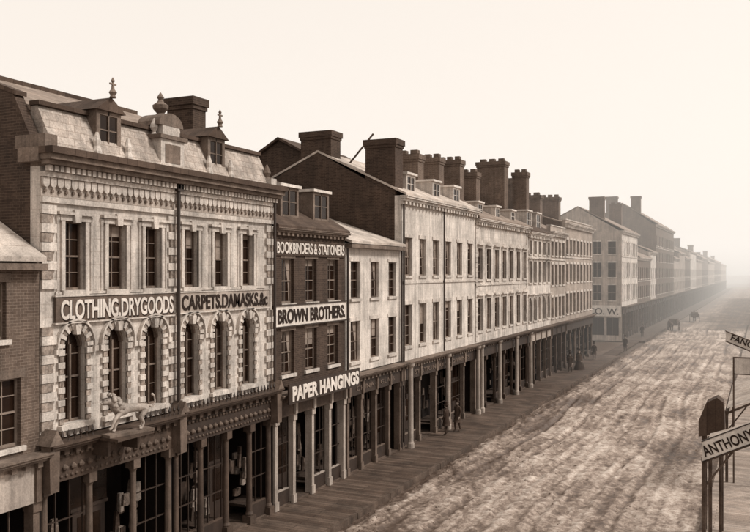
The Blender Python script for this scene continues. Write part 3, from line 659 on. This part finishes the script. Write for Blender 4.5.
def horse_cart(x,y,head):
    e=link(bpy.data.objects.new('horse',None))
    V=[(0,-.7,1.25),(0,-.2,1.2),(0,.35,1.22),(0,.65,1.35),(0,.95,1.7),(0,1.12,1.92),(0,1.38,1.72),(0,1.5,1.58),
       (.17,-.72,1.1),(.19,-.6,.82),(.19,-.85,.5),(.19,-.8,.08),(-.17,-.72,1.1),(-.19,-.5,.82),(-.19,-.68,.5),(-.19,-.6,.08),
       (.17,.5,1.05),(.17,.52,.75),(.17,.55,.42),(.17,.5,.06),(-.17,.55,1.05),(-.17,.75,.78),(-.17,.8,.45),(-.17,.72,.15),
       (0,-.95,1.3),(0,-1.08,1.0),(0,-1.05,.65)]
    E=[(i,i+1) for i in range(7)]+[(0,8),(8,9),(9,10),(10,11),(0,12),(12,13),(13,14),(14,15),(2,16),(16,17),(17,18),(18,19),(2,20),(20,21),(21,22),(22,23),(0,24),(24,25),(25,26)]
    R=[.3,.3,.3,.25,.17,.14,.11,.08,.2,.11,.06,.055,.2,.11,.06,.055,.13,.085,.05,.055,.13,.085,.05,.055,.07,.07,.05]
    skinobj('body',V,E,R,cloths[1],e,1)
    bm=bmesh.new()
    for s_ in(-1,1): sph(bm,(s_*.07,1.08,2.06),(.025,.025,.08),6,5)
    for i in range(8): sph(bm,(0,.62+.06*i,1.58+.06*i),(.03,.07,.09),6,5)
    bmobj('ears_and_mane',bm,hairM,e); e.location=(x,y,.02); e.rotation_euler=(0,0,head)
    b=Bld('delivery_cart',0); b.box('bed',wood,-.7,.7,-3.6,-1.5,.95,1.1)
    for s_ in(-1,1): b.box('side',wood,s_*.7-.03,s_*.7+.03,-3.6,-1.5,1.1,1.6); limb(b,'shaft',wood,(s_*.45,-1.6,1.0),(s_*.4,.6,1.2),.035)
    b.box('tail',wood,-.67,.67,-3.6,-3.55,1.1,1.6); b.box('load',paintG,-.6,.6,-3.4,-1.9,1.1,1.9)
    for s_ in(-1,1):
        for k in range(16):
            a0=2*math.pi*k/16; a1=2*math.pi*(k+1)/16; P=lambda a,r:(s_*.85,-2.6+r*math.cos(a),.72+r*math.sin(a))
            limb(b,'wheel',wood,P(a0,.68),P(a1,.68),.045)
            if k%2==0: limb(b,'wheel',wood,P(a0,.05),P(a0,.66),.025)
    o=b.done(); o.location=(x,y,.02); o.rotation_euler=(0,0,head)
horse_cart(-12.9,139,math.radians(175)); horse_cart(-11.5,170,math.radians(5))

# ================================================================== HAZE, SKY, SUN, CAMERA
hb=Bld('haze',0); hm=bpy.data.materials.new('haze'); hm.use_nodes=True; nt=hm.node_tree; nt.nodes.remove(nt.nodes['Principled BSDF'])
vs=nt.nodes.new('ShaderNodeVolumeScatter'); vs.inputs['Color'].default_value=(1,.985,.96,1); D_=.0027; vs.inputs['Density'].default_value=D_; vs.inputs['Anisotropy'].default_value=.1
em=nt.nodes.new('ShaderNodeEmission'); em.inputs['Color'].default_value=(1,.92,.83,1); em.inputs['Strength'].default_value=D_*.3  # glow added to brighten the haze, standing in for multiple scattering
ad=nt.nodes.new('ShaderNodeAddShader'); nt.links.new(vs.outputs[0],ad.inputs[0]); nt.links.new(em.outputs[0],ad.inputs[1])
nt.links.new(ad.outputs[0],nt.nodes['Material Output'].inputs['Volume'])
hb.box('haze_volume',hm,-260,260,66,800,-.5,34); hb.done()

SE=math.radians(44); sd=Vector((.84,.32,0)).normalized()
sdir=Vector((sd.x*math.cos(SE),sd.y*math.cos(SE),math.sin(SE)))
W=bpy.data.worlds.new('World'); scene.world=W; W.use_nodes=True; nt=W.node_tree; N=nt.nodes; L=nt.links
sky=N.new('ShaderNodeTexSky'); sky.sky_type='NISHITA'; sky.sun_disc=False; sky.sun_elevation=SE; sky.sun_rotation=math.atan2(sdir.x,sdir.y); sky.dust_density=4; sky.air_density=1.5
bw=N.new('ShaderNodeRGBToBW'); L.new(sky.outputs[0],bw.inputs[0])
pw=N.new('ShaderNodeMath'); pw.operation='POWER'; pw.inputs[1].default_value=.13; L.new(bw.outputs[0],pw.inputs[0])
tint=N.new('ShaderNodeVectorMath'); tint.operation='SCALE'; tint.inputs[0].default_value=(8.5,7.8,7.1); L.new(pw.outputs[0],tint.inputs['Scale'])
L.new(tint.outputs[0],N['Background'].inputs['Color']); N['Background'].inputs['Strength'].default_value=.1
sl=bpy.data.lights.new('sun','SUN'); sl.energy=3.1; sl.angle=math.radians(12); sl.color=(1,.96,.9)
so=link(bpy.data.objects.new('sun',sl)); so.rotation_euler=sdir.to_track_quat('Z','Y').to_euler(); so.location=(20,0,60)

cam=bpy.data.cameras.new('camera'); co=link(bpy.data.objects.new('camera',cam)); co.location=(0,0,9.5); co.rotation_euler=(math.radians(90),0,math.radians(25))
cam.lens=36*826/750; cam.sensor_width=36; cam.shift_y=.008; cam.clip_end=5000; scene.camera=co
scene.view_settings.view_transform='Standard'; scene.view_settings.look='None'; scene.view_settings.exposure=0
